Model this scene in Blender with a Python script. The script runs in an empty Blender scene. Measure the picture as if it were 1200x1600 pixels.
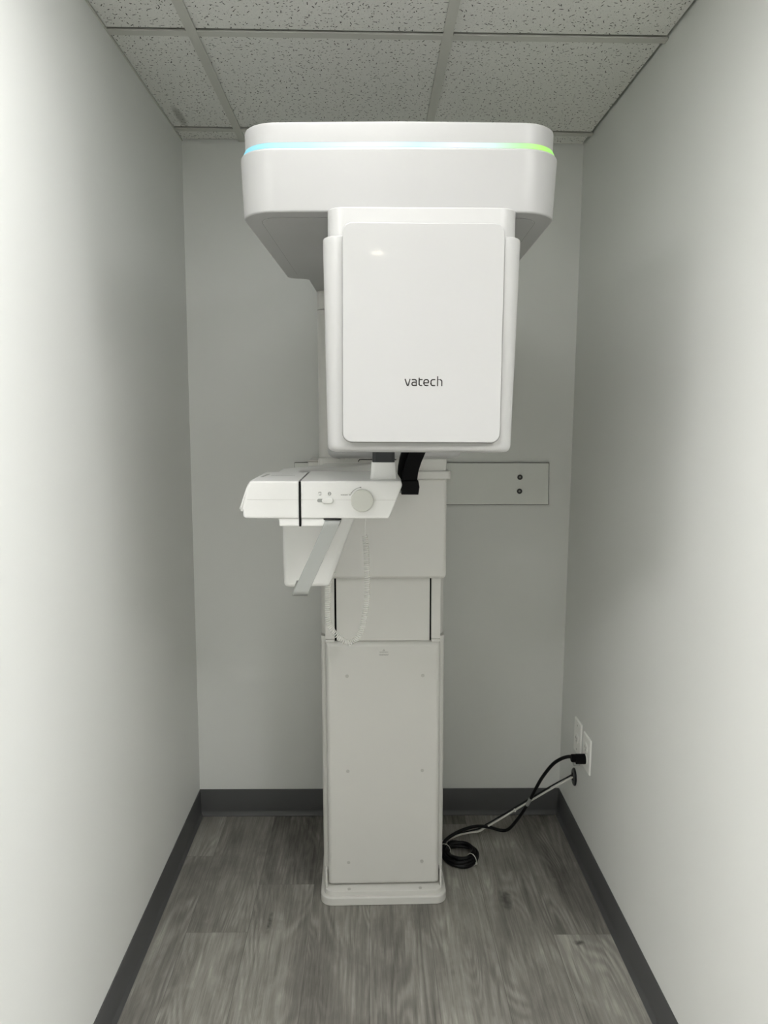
import bpy, bmesh, math, random
from mathutils import Vector, Matrix

random.seed(4)
PI = math.pi
scene = bpy.context.scene
COL = scene.collection

# ------------------------------------------------------------------ room numbers (metres)
XL, XR, YB, YF, ZC = -0.6293, 0.7142, 2.6239, -2.30, 2.3866
YO = 0.6972                                   # where the alcove begins
HX0, HX1 = -2.45, 2.55                        # width of the room behind the camera
BAR_X = [-0.4270, 0.1826]                     # long ceiling bars
CROSS_Y = [2.5260 - 0.6096 * k for k in range(0, 9)]

# ------------------------------------------------------------------ materials
def new_mat(name):
    m = bpy.data.materials.new(name); m.use_nodes = True
    nt = m.node_tree
    return m, nt, nt.nodes, nt.links, nt.nodes['Principled BSDF']

def plain(name, col, rough=0.4, spec=0.5, metal=0.0, bump=0.0, bscale=300.0, var=0.0, coat=0.0):
    m, nt, N, L, b = new_mat(name)
    b.inputs['Base Color'].default_value = (*col, 1)
    b.inputs['Roughness'].default_value = rough
    b.inputs['Specular IOR Level'].default_value = spec
    b.inputs['Metallic'].default_value = metal
    b.inputs['Coat Weight'].default_value = coat
    b.inputs['Coat Roughness'].default_value = 0.05
    tc = N.new('ShaderNodeTexCoord')
    if bump or var:
        n = N.new('ShaderNodeTexNoise'); n.inputs['Scale'].default_value = bscale
        n.inputs['Detail'].default_value = 3
        L.new(tc.outputs['Object'], n.inputs['Vector'])
        if bump:
            bp = N.new('ShaderNodeBump'); bp.inputs['Strength'].default_value = bump
            bp.inputs['Distance'].default_value = 0.001
            L.new(n.outputs['Fac'], bp.inputs['Height']); L.new(bp.outputs['Normal'], b.inputs['Normal'])
        if var:
            n2 = N.new('ShaderNodeTexNoise'); n2.inputs['Scale'].default_value = 2.5
            n2.inputs['Detail'].default_value = 4
            L.new(tc.outputs['Object'], n2.inputs['Vector'])
            mp = N.new('ShaderNodeMapRange'); mp.inputs['To Min'].default_value = 1 - var
            mp.inputs['To Max'].default_value = 1 + var
            L.new(n2.outputs['Fac'], mp.inputs['Value'])
            mx = N.new('ShaderNodeMix'); mx.data_type = 'RGBA'; mx.blend_type = 'MULTIPLY'
            mx.inputs['Factor'].default_value = 1
            mx.inputs['A'].default_value = (*col, 1)
            cb = N.new('ShaderNodeCombineColor')
            for k in ('Red', 'Green', 'Blue'): L.new(mp.outputs['Result'], cb.inputs[k])
            L.new(cb.outputs['Color'], mx.inputs['B']); L.new(mx.outputs['Result'], b.inputs['Base Color'])
    return m

M_WALL = plain('wall_paint', (0.70, 0.708, 0.690), 0.55, 0.3, bump=0.10, bscale=260, var=0.012)
M_BASE = plain('baseboard_vinyl', (0.070, 0.071, 0.072), 0.45, 0.4, bump=0.05, bscale=200)
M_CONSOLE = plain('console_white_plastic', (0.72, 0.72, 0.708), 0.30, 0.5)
M_SHELL_DIM = plain('detector_white_plastic', (0.425, 0.425, 0.421), 0.33, 0.45, bump=0.03, bscale=900)
M_WHITE_DIM = plain('white_plastic_dimmed', (0.36, 0.36, 0.357), 0.33, 0.45, bump=0.03, bscale=900)  # darker copy of the machine white, offsets strong light on the head
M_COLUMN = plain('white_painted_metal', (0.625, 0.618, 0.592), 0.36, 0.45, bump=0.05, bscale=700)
M_GLOSS_DIM = plain('glossy_white_dimmed', (0.392, 0.392, 0.389), 0.04, 0.5, bump=0)  # panel white lowered in colour to offset the light falling on it
M_SEAM = plain('seam_grey', (0.22, 0.22, 0.21), 0.7)
M_DARK = plain('black_slot', (0.004, 0.004, 0.004), 0.8, 0.1)
M_BLACK = plain('black_rubber', (0.003, 0.003, 0.0035), 0.6, 0.12)
M_CABLE = plain('black_cable_jacket', (0.004, 0.004, 0.0048), 0.42, 0.22)
M_CHAR = plain('charcoal_plastic', (0.014, 0.016, 0.018), 0.35, 0.4)
M_SATIN = plain('satin_grey_metal', (0.315, 0.325, 0.312), 0.42, 0.4, metal=0.15)
M_COIL = plain('coil_cord_grey', (0.80, 0.80, 0.77), 0.5, 0.4)
M_IVORY = plain('white_faceplate', (0.86, 0.86, 0.83), 0.3, 0.5)
M_PLATE = plain('powder_coated_plate', (0.70, 0.71, 0.68), 0.5, 0.4, bump=0.05, bscale=500)
M_PLATE_SHADOW = plain('plate_shadow_tone', (0.05, 0.052, 0.045), 0.6)  # dark tone for the shadow line around the wall plate
M_STEEL = plain('dark_bolt_steel', (0.012, 0.012, 0.012), 0.3, 0.6, metal=0.3)
M_CAP = plain('screw_cap_grey', (0.46, 0.455, 0.43), 0.5)
M_PRINT = plain('printed_grey', (0.20, 0.20, 0.19), 0.6)
M_LOGO = plain('logo_charcoal', (0.022, 0.018, 0.017), 0.5)
M_TIE = plain('clear_white_tie', (0.62, 0.62, 0.58), 0.35)
M_BAR = plain('ceiling_grid_metal', (0.56, 0.56, 0.52), 0.5, 0.3, var=0.04)
M_PLENUM_SHADE = plain('plenum_shade', (0.02, 0.02, 0.02), 0.9, 0.0)  # black colour stands in for shade above the tiles
M_KNOB_SHADED = plain('knob_plastic_shaded', (0.55, 0.555, 0.515), 0.4, 0.45)  # darkened in colour to stand in for the shadow over the knob

def led_material():
    m, nt, N, L, b = new_mat('status_light_diffuser')
    tc = N.new('ShaderNodeTexCoord'); sp = N.new('ShaderNodeSeparateXYZ')
    L.new(tc.outputs['Object'], sp.inputs[0])
    mr = N.new('ShaderNodeMapRange')
    mr.inputs['From Min'].default_value = -0.28; mr.inputs['From Max'].default_value = 0.29
    L.new(sp.outputs['X'], mr.inputs['Value'])
    cr = N.new('ShaderNodeValToRGB'); e = cr.color_ramp.elements
    e[0].position = 0.0; e[0].color = (0.10, 0.62, 0.80, 1)
    e[1].position = 1.0; e[1].color = (0.20, 0.85, 0.16, 1)
    for p, c in ((0.08, (0.20, 0.74, 0.90, 1)), (0.22, (0.36, 0.86, 0.95, 1)), (0.40, (0.72, 0.92, 0.95, 1)),
                 (0.55, (0.45, 0.86, 0.95, 1)), (0.66, (0.70, 0.80, 0.97, 1)), (0.76, (0.62, 0.95, 0.88, 1)), (0.86, (0.36, 0.88, 0.26, 1)),
                 (0.93, (0.40, 0.90, 0.07, 1))):
        el = e.new(p); el.color = c
    L.new(mr.outputs['Result'], cr.inputs['Fac'])
    b.inputs['Base Color'].default_value = (0.12, 0.12, 0.12, 1)
    b.inputs['Specular IOR Level'].default_value = 0.2
    L.new(cr.outputs['Color'], b.inputs['Emission Color'])
    b.inputs['Emission Strength'].default_value = 0.95
    return m
M_LED = led_material()

def lamp_mat(name, col, s):
    m, nt, N, L, b = new_mat(name)
    b.inputs['Base Color'].default_value = (0.8, 0.8, 0.8, 1)
    b.inputs['Emission Color'].default_value = (*col, 1)
    b.inputs['Emission Strength'].default_value = s
    return m
M_LAMP = lamp_mat('light_panel_diffuser', (1.0, 0.99, 0.972), 8.2)
M_FILL_LEFT = lamp_mat('wide_panel_diffuser', (1.0, 0.99, 0.972), 40.0)  # emission of an added fill panel, brightens the alcove
M_FILL_RIGHT = lamp_mat('fill_panel_diffuser_b', (1.0, 0.99, 0.972), 21.0)  # emission of the second added fill panel
M_FILL_WINDOW = lamp_mat('fill_window_glow', (0.97, 0.99, 1.0), 9.7)  # glow of the added side window, fills the alcove walls
M_LAMPB = lamp_mat('alcove_panel_diffuser', (1.0, 0.99, 0.972), 7.6)
M_SPOT = lamp_mat('downlight_lens', (1.0, 0.84, 0.66), 20.0)

def tile_material():
    m, nt, N, L, b = new_mat('mineral_fibre_tile')
    tc = N.new('ShaderNodeTexCoord')
    def math_(op, a, bb=None, v=None):
        n = N.new('ShaderNodeMath'); n.operation = op
        L.new(a, n.inputs[0])
        if bb is not None: L.new(bb, n.inputs[1])
        elif v is not None: n.inputs[1].default_value = v
        return n.outputs[0]
    def dashes(scale, la, lb, keep, off):
        mp = N.new('ShaderNodeMapping'); mp.inputs['Scale'].default_value = (scale, scale, 0)
        mp.inputs['Location'].default_value = off
        L.new(tc.outputs['Object'], mp.inputs['Vector'])
        nz = N.new('ShaderNodeTexNoise'); nz.inputs['Scale'].default_value = 2.4
        L.new(mp.outputs[0], nz.inputs['Vector'])
        ns = N.new('ShaderNodeVectorMath'); ns.operation = 'SCALE'; ns.inputs['Scale'].default_value = 0.16
        L.new(nz.outputs['Color'], ns.inputs[0])
        ad = N.new('ShaderNodeVectorMath'); ad.operation = 'ADD'
        L.new(mp.outputs[0], ad.inputs[0]); L.new(ns.outputs[0], ad.inputs[1])
        v = N.new('ShaderNodeTexVoronoi'); v.voronoi_dimensions = '2D'; v.inputs['Scale'].default_value = 1
        L.new(ad.outputs[0], v.inputs['Vector'])
        sub = N.new('ShaderNodeVectorMath'); sub.operation = 'SUBTRACT'
        L.new(ad.outputs[0], sub.inputs[0]); L.new(v.outputs['Position'], sub.inputs[1])
        sc = N.new('ShaderNodeSeparateColor'); L.new(v.outputs['Color'], sc.inputs[0])
        ang = math_('MULTIPLY', sc.outputs['Red'], v=6.283)
        rt = N.new('ShaderNodeVectorRotate'); rt.rotation_type = 'Z_AXIS'
        L.new(sub.outputs[0], rt.inputs['Vector']); L.new(ang, rt.inputs['Angle'])
        sp = N.new('ShaderNodeSeparateXYZ'); L.new(rt.outputs[0], sp.inputs[0])
        ln = math_('MULTIPLY', sc.outputs['Blue'], v=la); ln = math_('ADD', ln, v=la * 0.35)
        ax = math_('DIVIDE', math_('ABSOLUTE', sp.outputs['X']), ln)
        ay = math_('DIVIDE', math_('ABSOLUTE', sp.outputs['Y']), v=lb)
        d = math_('ADD', math_('POWER', ax, v=2.0), math_('POWER', ay, v=2.0))
        mr = N.new('ShaderNodeMapRange'); mr.inputs['From Min'].default_value = 1.25
        mr.inputs['From Max'].default_value = 0.75
        L.new(d, mr.inputs['Value'])
        kp = math_('LESS_THAN', sc.outputs['Green'], v=keep)
        return math_('MULTIPLY', mr.outputs['Result'], kp)
    d1 = dashes(48, 0.22, 0.055, 0.74, (0, 0, 0))
    d2 = dashes(84, 0.17, 0.10, 0.42, (3.7, 9.1, 0))
    d3 = dashes(170, 0.16, 0.12, 0.30, (1.3, 5.1, 0))
    mx = math_('MAXIMUM', d1, d2); mx = math_('MAXIMUM', mx, math_('MULTIPLY', d3, v=0.55))
    n1 = N.new('ShaderNodeTexNoise'); n1.inputs['Scale'].default_value = 420; n1.inputs['Detail'].default_value = 2
    L.new(tc.outputs['Object'], n1.inputs['Vector'])
    r1 = N.new('ShaderNodeMapRange'); r1.inputs['To Min'].default_value = 0.86; r1.inputs['To Max'].default_value = 1.14
    L.new(n1.outputs['Fac'], r1.inputs['Value'])
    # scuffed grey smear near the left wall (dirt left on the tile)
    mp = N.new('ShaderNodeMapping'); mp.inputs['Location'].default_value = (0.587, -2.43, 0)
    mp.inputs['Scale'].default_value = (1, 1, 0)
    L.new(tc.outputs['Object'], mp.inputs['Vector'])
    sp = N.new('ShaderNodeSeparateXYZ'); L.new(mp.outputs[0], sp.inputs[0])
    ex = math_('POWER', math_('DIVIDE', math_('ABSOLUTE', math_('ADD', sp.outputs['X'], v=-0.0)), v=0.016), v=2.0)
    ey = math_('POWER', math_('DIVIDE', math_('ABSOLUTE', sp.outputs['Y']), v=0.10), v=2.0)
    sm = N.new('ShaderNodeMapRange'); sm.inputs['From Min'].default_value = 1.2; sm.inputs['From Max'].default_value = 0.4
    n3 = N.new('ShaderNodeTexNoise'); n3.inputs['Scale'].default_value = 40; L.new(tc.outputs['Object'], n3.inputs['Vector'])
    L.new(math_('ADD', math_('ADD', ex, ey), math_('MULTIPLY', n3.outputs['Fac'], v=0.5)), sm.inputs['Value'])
    base = N.new('ShaderNodeMix'); base.data_type = 'RGBA'
    base.inputs['A'].default_value = (0.74, 0.74, 0.71, 1); base.inputs['B'].default_value = (0.018, 0.018, 0.016, 1)
    L.new(math_('MULTIPLY', mx, v=0.9), base.inputs['Factor'])
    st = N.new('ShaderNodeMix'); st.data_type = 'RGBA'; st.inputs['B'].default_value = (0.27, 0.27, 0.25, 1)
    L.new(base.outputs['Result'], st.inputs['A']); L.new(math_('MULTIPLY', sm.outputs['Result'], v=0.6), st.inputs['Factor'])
    mm = N.new('ShaderNodeVectorMath'); mm.operation = 'SCALE'
    L.new(st.outputs['Result'], mm.inputs[0]); L.new(r1.outputs['Result'], mm.inputs['Scale'])
    L.new(mm.outputs[0], b.inputs['Base Color'])
    b.inputs['Roughness'].default_value = 0.95; b.inputs['Specular IOR Level'].default_value = 0.1
    bp = N.new('ShaderNodeBump'); bp.inputs['Strength'].default_value = 0.4; bp.inputs['Distance'].default_value = 0.002
    bp.invert = True
    L.new(mx, bp.inputs['Height']); L.new(bp.outputs['Normal'], b.inputs['Normal'])
    return m
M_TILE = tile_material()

def floor_material():
    m, nt, N, L, b = new_mat('grey_vinyl_plank')
    uv = N.new('ShaderNodeUVMap'); uv.uv_map = 'plank'           # metres across / along each plank
    at = N.new('ShaderNodeAttribute'); at.attribute_name = 'plank_id'
    sc = N.new('ShaderNodeSeparateColor'); L.new(at.outputs['Color'], sc.inputs[0])
    def math_(op, a, bb=None, v=None, v0=None):
        n = N.new('ShaderNodeMath'); n.operation = op
        if v0 is not None: n.inputs[0].default_value = v0
        else: L.new(a, n.inputs[0])
        if bb is not None: L.new(bb, n.inputs[1])
        elif v is not None: n.inputs[1].default_value = v
        return n.outputs[0]
    sp = N.new('ShaderNodeSeparateXYZ'); L.new(uv.outputs[0], sp.inputs[0])
    cb = N.new('ShaderNodeCombineXYZ')
    L.new(sp.outputs['X'], cb.inputs['X']); L.new(sp.outputs['Y'], cb.inputs['Y'])
    L.new(math_('MULTIPLY', sc.outputs['Red'], v=37.0), cb.inputs['Z'])
    def noise(scale, detail, rough=0.55, dist=0.0):
        mp = N.new('ShaderNodeMapping'); mp.inputs['Scale'].default_value = scale
        L.new(cb.outputs[0], mp.inputs['Vector'])
        n = N.new('ShaderNodeTexNoise'); n.inputs['Scale'].default_value = 1
        n.inputs['Detail'].default_value = detail; n.inputs['Roughness'].default_value = rough
        n.inputs['Distortion'].default_value = dist
        L.new(mp.outputs[0], n.inputs['Vector']); return n.outputs['Fac']
    broad = noise((11, 1.8, 1), 3, 0.5, 0.6)                      # light / dark bands along the plank
    streak = noise((95, 3.2, 1), 4, 0.62, 0.3)                    # fine streaks
    pores = noise((420, 16, 1), 3, 0.6)                           # pores
    blot = noise((7, 5, 1), 4, 0.6, 0.4)
    # growth rings: contour lines of a smooth stretched noise field (cathedral figure)
    field = noise((7.5, 1.15, 1), 1.6, 0.45, 0.25)
    rings = math_('SINE', math_('ADD', math_('MULTIPLY', field, v=150.0), math_('MULTIPLY', streak, v=4.0)))
    rm = N.new('ShaderNodeMapRange'); rm.inputs['From Min'].default_value = 0.42; rm.inputs['From Max'].default_value = 0.60
    L.new(blot, rm.inputs['Value'])
    rings = math_('MULTIPLY', rings, rm.outputs['Result'])
    tone = math_('ADD', math_('MULTIPLY', broad, v=0.90), math_('MULTIPLY', streak, v=0.80))
    tone = math_('ADD', tone, math_('MULTIPLY', pores, v=0.50))
    tone = math_('ADD', tone, math_('MULTIPLY', rings, v=0.13))
    tone = math_('ADD', tone, math_('MULTIPLY', blot, v=0.75))
    tone = math_('ADD', tone, math_('MULTIPLY', sc.outputs['Green'], v=0.46))
    cr = N.new('ShaderNodeValToRGB'); e = cr.color_ramp.elements
    e[0].position = 0.62; e[0].color = (0.077, 0.072, 0.064, 1)
    e[1].position = 1.38; e[1].color = (0.442, 0.429, 0.384, 1)
    mr = N.new('ShaderNodeMapRange'); mr.inputs['From Min'].default_value = 1.20; mr.inputs['From Max'].default_value = 2.24
    L.new(tone, mr.inputs['Value'])
    e[0].position = 0.0; e[1].position = 1.0
    el = e.new(0.45); el.color = (0.211, 0.201, 0.182, 1)
    el = e.new(0.7); el.color = (0.297, 0.287, 0.260, 1)
    L.new(mr.outputs['Result'], cr.inputs['Fac'])
    # knots: a few dark ovals at fixed spots of the boards (uv carries knot distance in second layer)
    ku = N.new('ShaderNodeUVMap'); ku.uv_map = 'knot'
    kn = N.new('ShaderNodeVectorMath'); kn.operation = 'LENGTH'
    kd = N.new('ShaderNodeVectorMath'); kd.operation = 'ADD'
    nk = N.new('ShaderNodeTexNoise'); nk.inputs['Scale'].default_value = 45
    L.new(cb.outputs[0], nk.inputs['Vector'])
    ks = N.new('ShaderNodeVectorMath'); ks.operation = 'MULTIPLY_ADD'
    ks.inputs[1].default_value = (1.6, 1.6, 0); ks.inputs[2].default_value = (-0.8, -0.8, 0)
    L.new(nk.outputs['Color'], ks.inputs[0])
    L.new(ku.outputs[0], kd.inputs[0]); L.new(ks.outputs[0], kd.inputs[1]); L.new(kd.outputs[0], kn.inputs[0])
    km = N.new('ShaderNodeMapRange'); km.inputs['From Min'].default_value = 1.1; km.inputs['From Max'].default_value = 0.2
    L.new(kn.outputs['Value'], km.inputs['Value'])
    kx = N.new('ShaderNodeMix'); kx.data_type = 'RGBA'; kx.inputs['B'].default_value = (0.050, 0.047, 0.043, 1)
    L.new(cr.outputs['Color'], kx.inputs['A']); L.new(math_('MULTIPLY', km.outputs['Result'], v=0.85), kx.inputs['Factor'])
    # seams
    eu = math_('MINIMUM', sp.outputs['X'], math_('SUBTRACT', None, sp.outputs['X'], v0=0.1768))
    sm = N.new('ShaderNodeMapRange'); sm.inputs['From Min'].default_value = 0.0; sm.inputs['From Max'].default_value = 0.0009
    L.new(eu, sm.inputs['Value'])
    sv = N.new('ShaderNodeMapRange'); sv.inputs['From Min'].default_value = 0.0; sv.inputs['From Max'].default_value = 0.0012
    L.new(sp.outputs['Y'], sv.inputs['Value'])
    seam = math_('MULTIPLY', sm.outputs['Result'], sv.outputs['Result'])
    sx = N.new('ShaderNodeMix'); sx.data_type = 'RGBA'; sx.inputs['A'].default_value = (0.085, 0.08, 0.073, 1)
    L.new(seam, sx.inputs['Factor']); L.new(kx.outputs['Result'], sx.inputs['B'])
    L.new(sx.outputs['Result'], b.inputs['Base Color'])
    b.inputs['Specular IOR Level'].default_value = 0.35
    rr = N.new('ShaderNodeMapRange'); rr.inputs['To Min'].default_value = 0.42; rr.inputs['To Max'].default_value = 0.58
    L.new(streak, rr.inputs['Value']); L.new(rr.outputs['Result'], b.inputs['Roughness'])
    bp = N.new('ShaderNodeBump'); bp.inputs['Strength'].default_value = 0.25; bp.inputs['Distance'].default_value = 0.0006
    L.new(math_('ADD', math_('MULTIPLY', pores, v=0.6), streak), bp.inputs['Height'])
    L.new(bp.outputs['Normal'], b.inputs['Normal'])
    return m
M_FLOOR = floor_material()

# ------------------------------------------------------------------ mesh helpers
def fillet(poly, seg=6):
    """poly: [(u, v, r)] -> rounded outline with a fixed number of points per corner"""
    out = []; n = len(poly)
    for i in range(n):
        p = Vector(poly[i][:2]); r = max(poly[i][2], 0.0)
        a = Vector(poly[i - 1][:2]); c = Vector(poly[(i + 1) % n][:2])
        d1 = (a - p); d2 = (c - p); l1, l2 = d1.length, d2.length
        d1 /= l1; d2 /= l2
        ang = d1.angle(d2)
        t = r / math.tan(ang / 2) if ang > 1e-4 else 0
        t = min(t, 0.499 * l1, 0.499 * l2)
        if t < 1e-6:
            out += [p.copy() for _ in range(seg + 1)] if r > 0 else [p.copy()]
            continue
        rr = t * math.tan(ang / 2)
        cen = p + (d1 + d2).normalized() * (rr / math.sin(ang / 2))
        s = p + d1 * t - cen; e = p + d2 * t - cen
        tot = s.angle_signed(e)            # clockwise positive in 2D
        for k in range(seg + 1):
            q = s.copy(); q.rotate(Matrix.Rotation(-tot * k / seg, 2)); out.append(cen + q)
    return out

def area(poly):
    return sum(poly[i - 1][0] * poly[i][1] - poly[i][0] * poly[i - 1][1] for i in range(len(poly))) / 2

def offset(poly, d):
    """inset a polygon [(u, v, r)] by d (positive = inwards); radii follow"""
    if abs(d) < 1e-9: return poly
    s = 1 if area(poly) > 0 else -1
    n = len(poly); out = []
    for i in range(n):
        a, p, c = (Vector(poly[i - 1][:2]), Vector(poly[i][:2]), Vector(poly[(i + 1) % n][:2]))
        e1 = (p - a).normalized(); e2 = (c - p).normalized()
        n1 = Vector((-e1.y, e1.x)) * s; n2 = Vector((-e2.y, e2.x)) * s
        k = 1 + n1.dot(n2)
        q = p + (n1 + n2) * (d / max(k, 0.2))
        convex = (e1.x * e2.y - e1.y * e2.x) * s > 0
        r = poly[i][2]
        if r > 0: r = max(r - d if convex else r + d, 1e-5)
        out.append((q.x, q.y, r))
    return out

def rect(cu, cv, w, h, r):
    return [(cu - w / 2, cv - h / 2, r), (cu + w / 2, cv - h / 2, r), (cu + w / 2, cv + h / 2, r), (cu - w / 2, cv + h / 2, r)]

AX = {'z': lambda u, v, w: (u, v, w), 'y': lambda u, v, w: (u, w, v), 'x': lambda u, v, w: (w, u, v)}

def levels(w0, w1, r0=0.0, r1=0.0, n=4):
    """rounded edge profile from w0 to w1: r0 radius at the w0 end, r1 at the w1 end"""
    L = []; s = 1 if w1 > w0 else -1
    if r0 > 0:
        for k in range(n + 1):
            a = PI / 2 * k / n
            L.append((w0 + s * r0 * (1 - math.cos(a)) * 1.0, r0 * (1 - math.sin(a))))
    else: L.append((w0, 0))
    if r1 > 0:
        for k in range(n + 1):
            a = PI / 2 * k / n
            L.append((w1 - s * r1 * (1 - math.sin(a)), r1 * (1 - math.cos(a))))
    else: L.append((w1, 0))
    return L

def loft(bm, rings, cap=True, closed_loop=False):
    vr = [[bm.verts.new(p) for p in r] for r in rings]
    n = len(rings[0]); m = len(vr)
    for i in range(m if closed_loop else m - 1):
        A, B = vr[i], vr[(i + 1) % m]
        for j in range(n):
            try: bm.faces.new((A[j], A[(j + 1) % n], B[(j + 1) % n], B[j]))
            except ValueError: pass
    if cap and not closed_loop:
        bm.faces.new(vr[0][::-1]); bm.faces.new(vr[-1])
    return bm

def prism(bm, poly, axis, lv, seg=6, taper=None):
    """poly [(u,v,r)] swept along axis through levels [(w, inset)]"""
    rings = []
    for w, d in lv:
        P = offset(poly, d)
        if taper: P = [taper(p, w) for p in P]
        rings.append([AX[axis](q.x, q.y, w) for q in fillet(P, seg)])
    return loft(bm, rings)

def box(bm, x0, x1, y0, y1, z0, z1, r=0.0, seg=2):
    if r <= 0:
        return prism(bm, [(x0, y0, 0), (x1, y0, 0), (x1, y1, 0), (x0, y1, 0)], 'z', [(z0, 0), (z1, 0)])
    return prism(bm, [(x0, y0, r), (x1, y0, r), (x1, y1, r), (x0, y1, r)], 'z', levels(z0, z1, r, r, seg), seg)

def cyl(bm, c, axis, r, h, bev=0.0, n=28):
    """disc starting at c and growing along +axis ('-y' etc. for negative)"""
    s = -1 if axis[0] == '-' else 1; a = axis[-1]
    k = {'z': (0, 1, 2), 'y': (0, 2, 1), 'x': (1, 2, 0)}[a]
    lv = [(0, r)] + ([(h - bev + bev * math.sin(t * PI / 8), r - bev + bev * math.cos(t * PI / 8)) for t in range(0, 5)] if bev else [(h, r)])
    rings = []
    for w, rr in lv:
        ring = []
        for i in range(n):
            an = 2 * PI * i / n; p = [0, 0, 0]
            p[k[0]] = c[k[0]] + rr * math.cos(an); p[k[1]] = c[k[1]] + rr * math.sin(an); p[k[2]] = c[k[2]] + s * w
            ring.append(tuple(p))
        rings.append(ring)
    return loft(bm, rings)

def spline(pts, n=10):
    P = [Vector(p) for p in pts]; out = []
    for i in range(len(P) - 1):
        a = P[i - 1] if i > 0 else P[i] * 2 - P[i + 1]
        b, c = P[i], P[i + 1]
        d = P[i + 2] if i + 2 < len(P) else P[i + 1] * 2 - P[i]
        for k in range(n):
            t = k / n
            out.append(0.5 * ((2 * b) + (c - a) * t + (2 * a - 5 * b + 4 * c - d) * t * t + (3 * b - a - 3 * c + d) * t ** 3))
    out.append(P[-1]); return out

def frames(path):
    T = []
    for i in range(len(path)):
        a = path[max(i - 1, 0)]; c = path[min(i + 1, len(path) - 1)]
        T.append((c - a).normalized())
    up = Vector((0, 0, 1)) if abs(T[0].z) < 0.9 else Vector((0, 1, 0))
    n = (up - T[0] * up.dot(T[0])).normalized(); F = []
    for t in T:
        n = (n - t * n.dot(t)).normalized(); F.append((t, n, t.cross(n)))
    return F

def tube(bm, path, r, n=10, loop=False):
    path = [Vector(p) for p in path]; F = frames(path); rings = []
    for p, (t, a, b) in zip(path, F):
        rings.append([tuple(p + (a * math.cos(2 * PI * k / n) + b * math.sin(2 * PI * k / n)) * r) for k in range(n)])
    return loft(bm, rings, closed_loop=loop)

def helix(path, R, turns, per=12):
    """points of a coil wound round a path"""
    path = [Vector(p) for p in path]; F = frames(path)
    Ls = [0]
    for i in range(1, len(path)): Ls.append(Ls[-1] + (path[i] - path[i - 1]).length)
    out = []; N = turns * per; j = 0
    for k in range(N + 1):
        s = Ls[-1] * k / N
        while j < len(path) - 2 and Ls[j + 1] < s: j += 1
        u = (s - Ls[j]) / max(Ls[j + 1] - Ls[j], 1e-9)
        p = path[j].lerp(path[j + 1], u); _, a, b = F[j]
        an = 2 * PI * k / per
        out.append(p + (a * math.cos(an) + b * math.sin(an)) * R)
    return out

def ribbon(bm, pts, w, z0, z1, plane):
    """flat stroke of constant width along a 2D polyline (lettering)"""
    P = [Vector(p) for p in pts]; A = []; B = []
    for i, p in enumerate(P):
        if i == 0: d = (P[1] - P[0]).normalized(); nn = Vector((-d.y, d.x)); k = 1
        elif i == len(P) - 1: d = (P[-1] - P[-2]).normalized(); nn = Vector((-d.y, d.x)); k = 1
        else:
            d1 = (p - P[i - 1]).normalized(); d2 = (P[i + 1] - p).normalized()
            n1 = Vector((-d1.y, d1.x)); n2 = Vector((-d2.y, d2.x))
            nn = (n1 + n2).normalized(); k = 1 / max(nn.dot(n1), 0.5)
        A.append(p + nn * (w / 2 * k)); B.append(p - nn * (w / 2 * k))
    for i in range(len(P) - 1):
        q = [A[i], A[i + 1], B[i + 1], B[i]]
        lo = [bm.verts.new(plane(v.x, v.y, z0)) for v in q]; hi = [bm.verts.new(plane(v.x, v.y, z1)) for v in q]
        bm.faces.new(hi)
        for j in range(4): bm.faces.new((lo[j], lo[(j + 1) % 4], hi[(j + 1) % 4], hi[j]))

def arc(cx, cy, rx, ry, a0, a1, n=8):
    return [(cx + rx * math.cos(math.radians(a0 + (a1 - a0) * k / n)), cy + ry * math.sin(math.radians(a0 + (a1 - a0) * k / n))) for k in range(n + 1)]

ORG = Vector((0, 0, 0))
def obj(name, bm, mat, parent=None, xf=None, sharp=34, wn=True, kind=None):
    """link a bmesh as ONE object; geometry is given in room coordinates, stored relative to the thing's base"""
    if xf:
        for v in bm.verts: v.co = xf(v.co)
    if parent is not None:
        for v in bm.verts: v.co -= ORG
    bmesh.ops.remove_doubles(bm, verts=bm.verts, dist=1e-6)
    bmesh.ops.recalc_face_normals(bm, faces=bm.faces)
    for e in bm.edges:
        e.smooth = not (len(e.link_faces) == 2 and e.calc_face_angle(0) > math.radians(sharp))
    for f in bm.faces: f.smooth = True
    me = bpy.data.meshes.new(name); bm.to_mesh(me); bm.free()
    if isinstance(mat, (list, tuple)):
        for m in mat: me.materials.append(m)
    else: me.materials.append(mat)
    o = bpy.data.objects.new(name, me); COL.objects.link(o)
    if parent is not None: o.parent = parent
    if wn:
        md = o.modifiers.new('weighted_normals', 'WEIGHTED_NORMAL'); md.keep_sharp = True
    if kind: o['kind'] = kind
    return o

def thing(name, loc, label, cat, group=None):
    global ORG
    o = bpy.data.objects.new(name, None); COL.objects.link(o); o.empty_display_size = 0.1
    o.location = loc; ORG = Vector(loc)
    o['label'] = label; o['category'] = cat
    if group: o['group'] = group
    return o

def tag(o, label, cat, group=None):
    o['label'] = label; o['category'] = cat
    if group: o['group'] = group
    return o
B = bmesh.new

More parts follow.
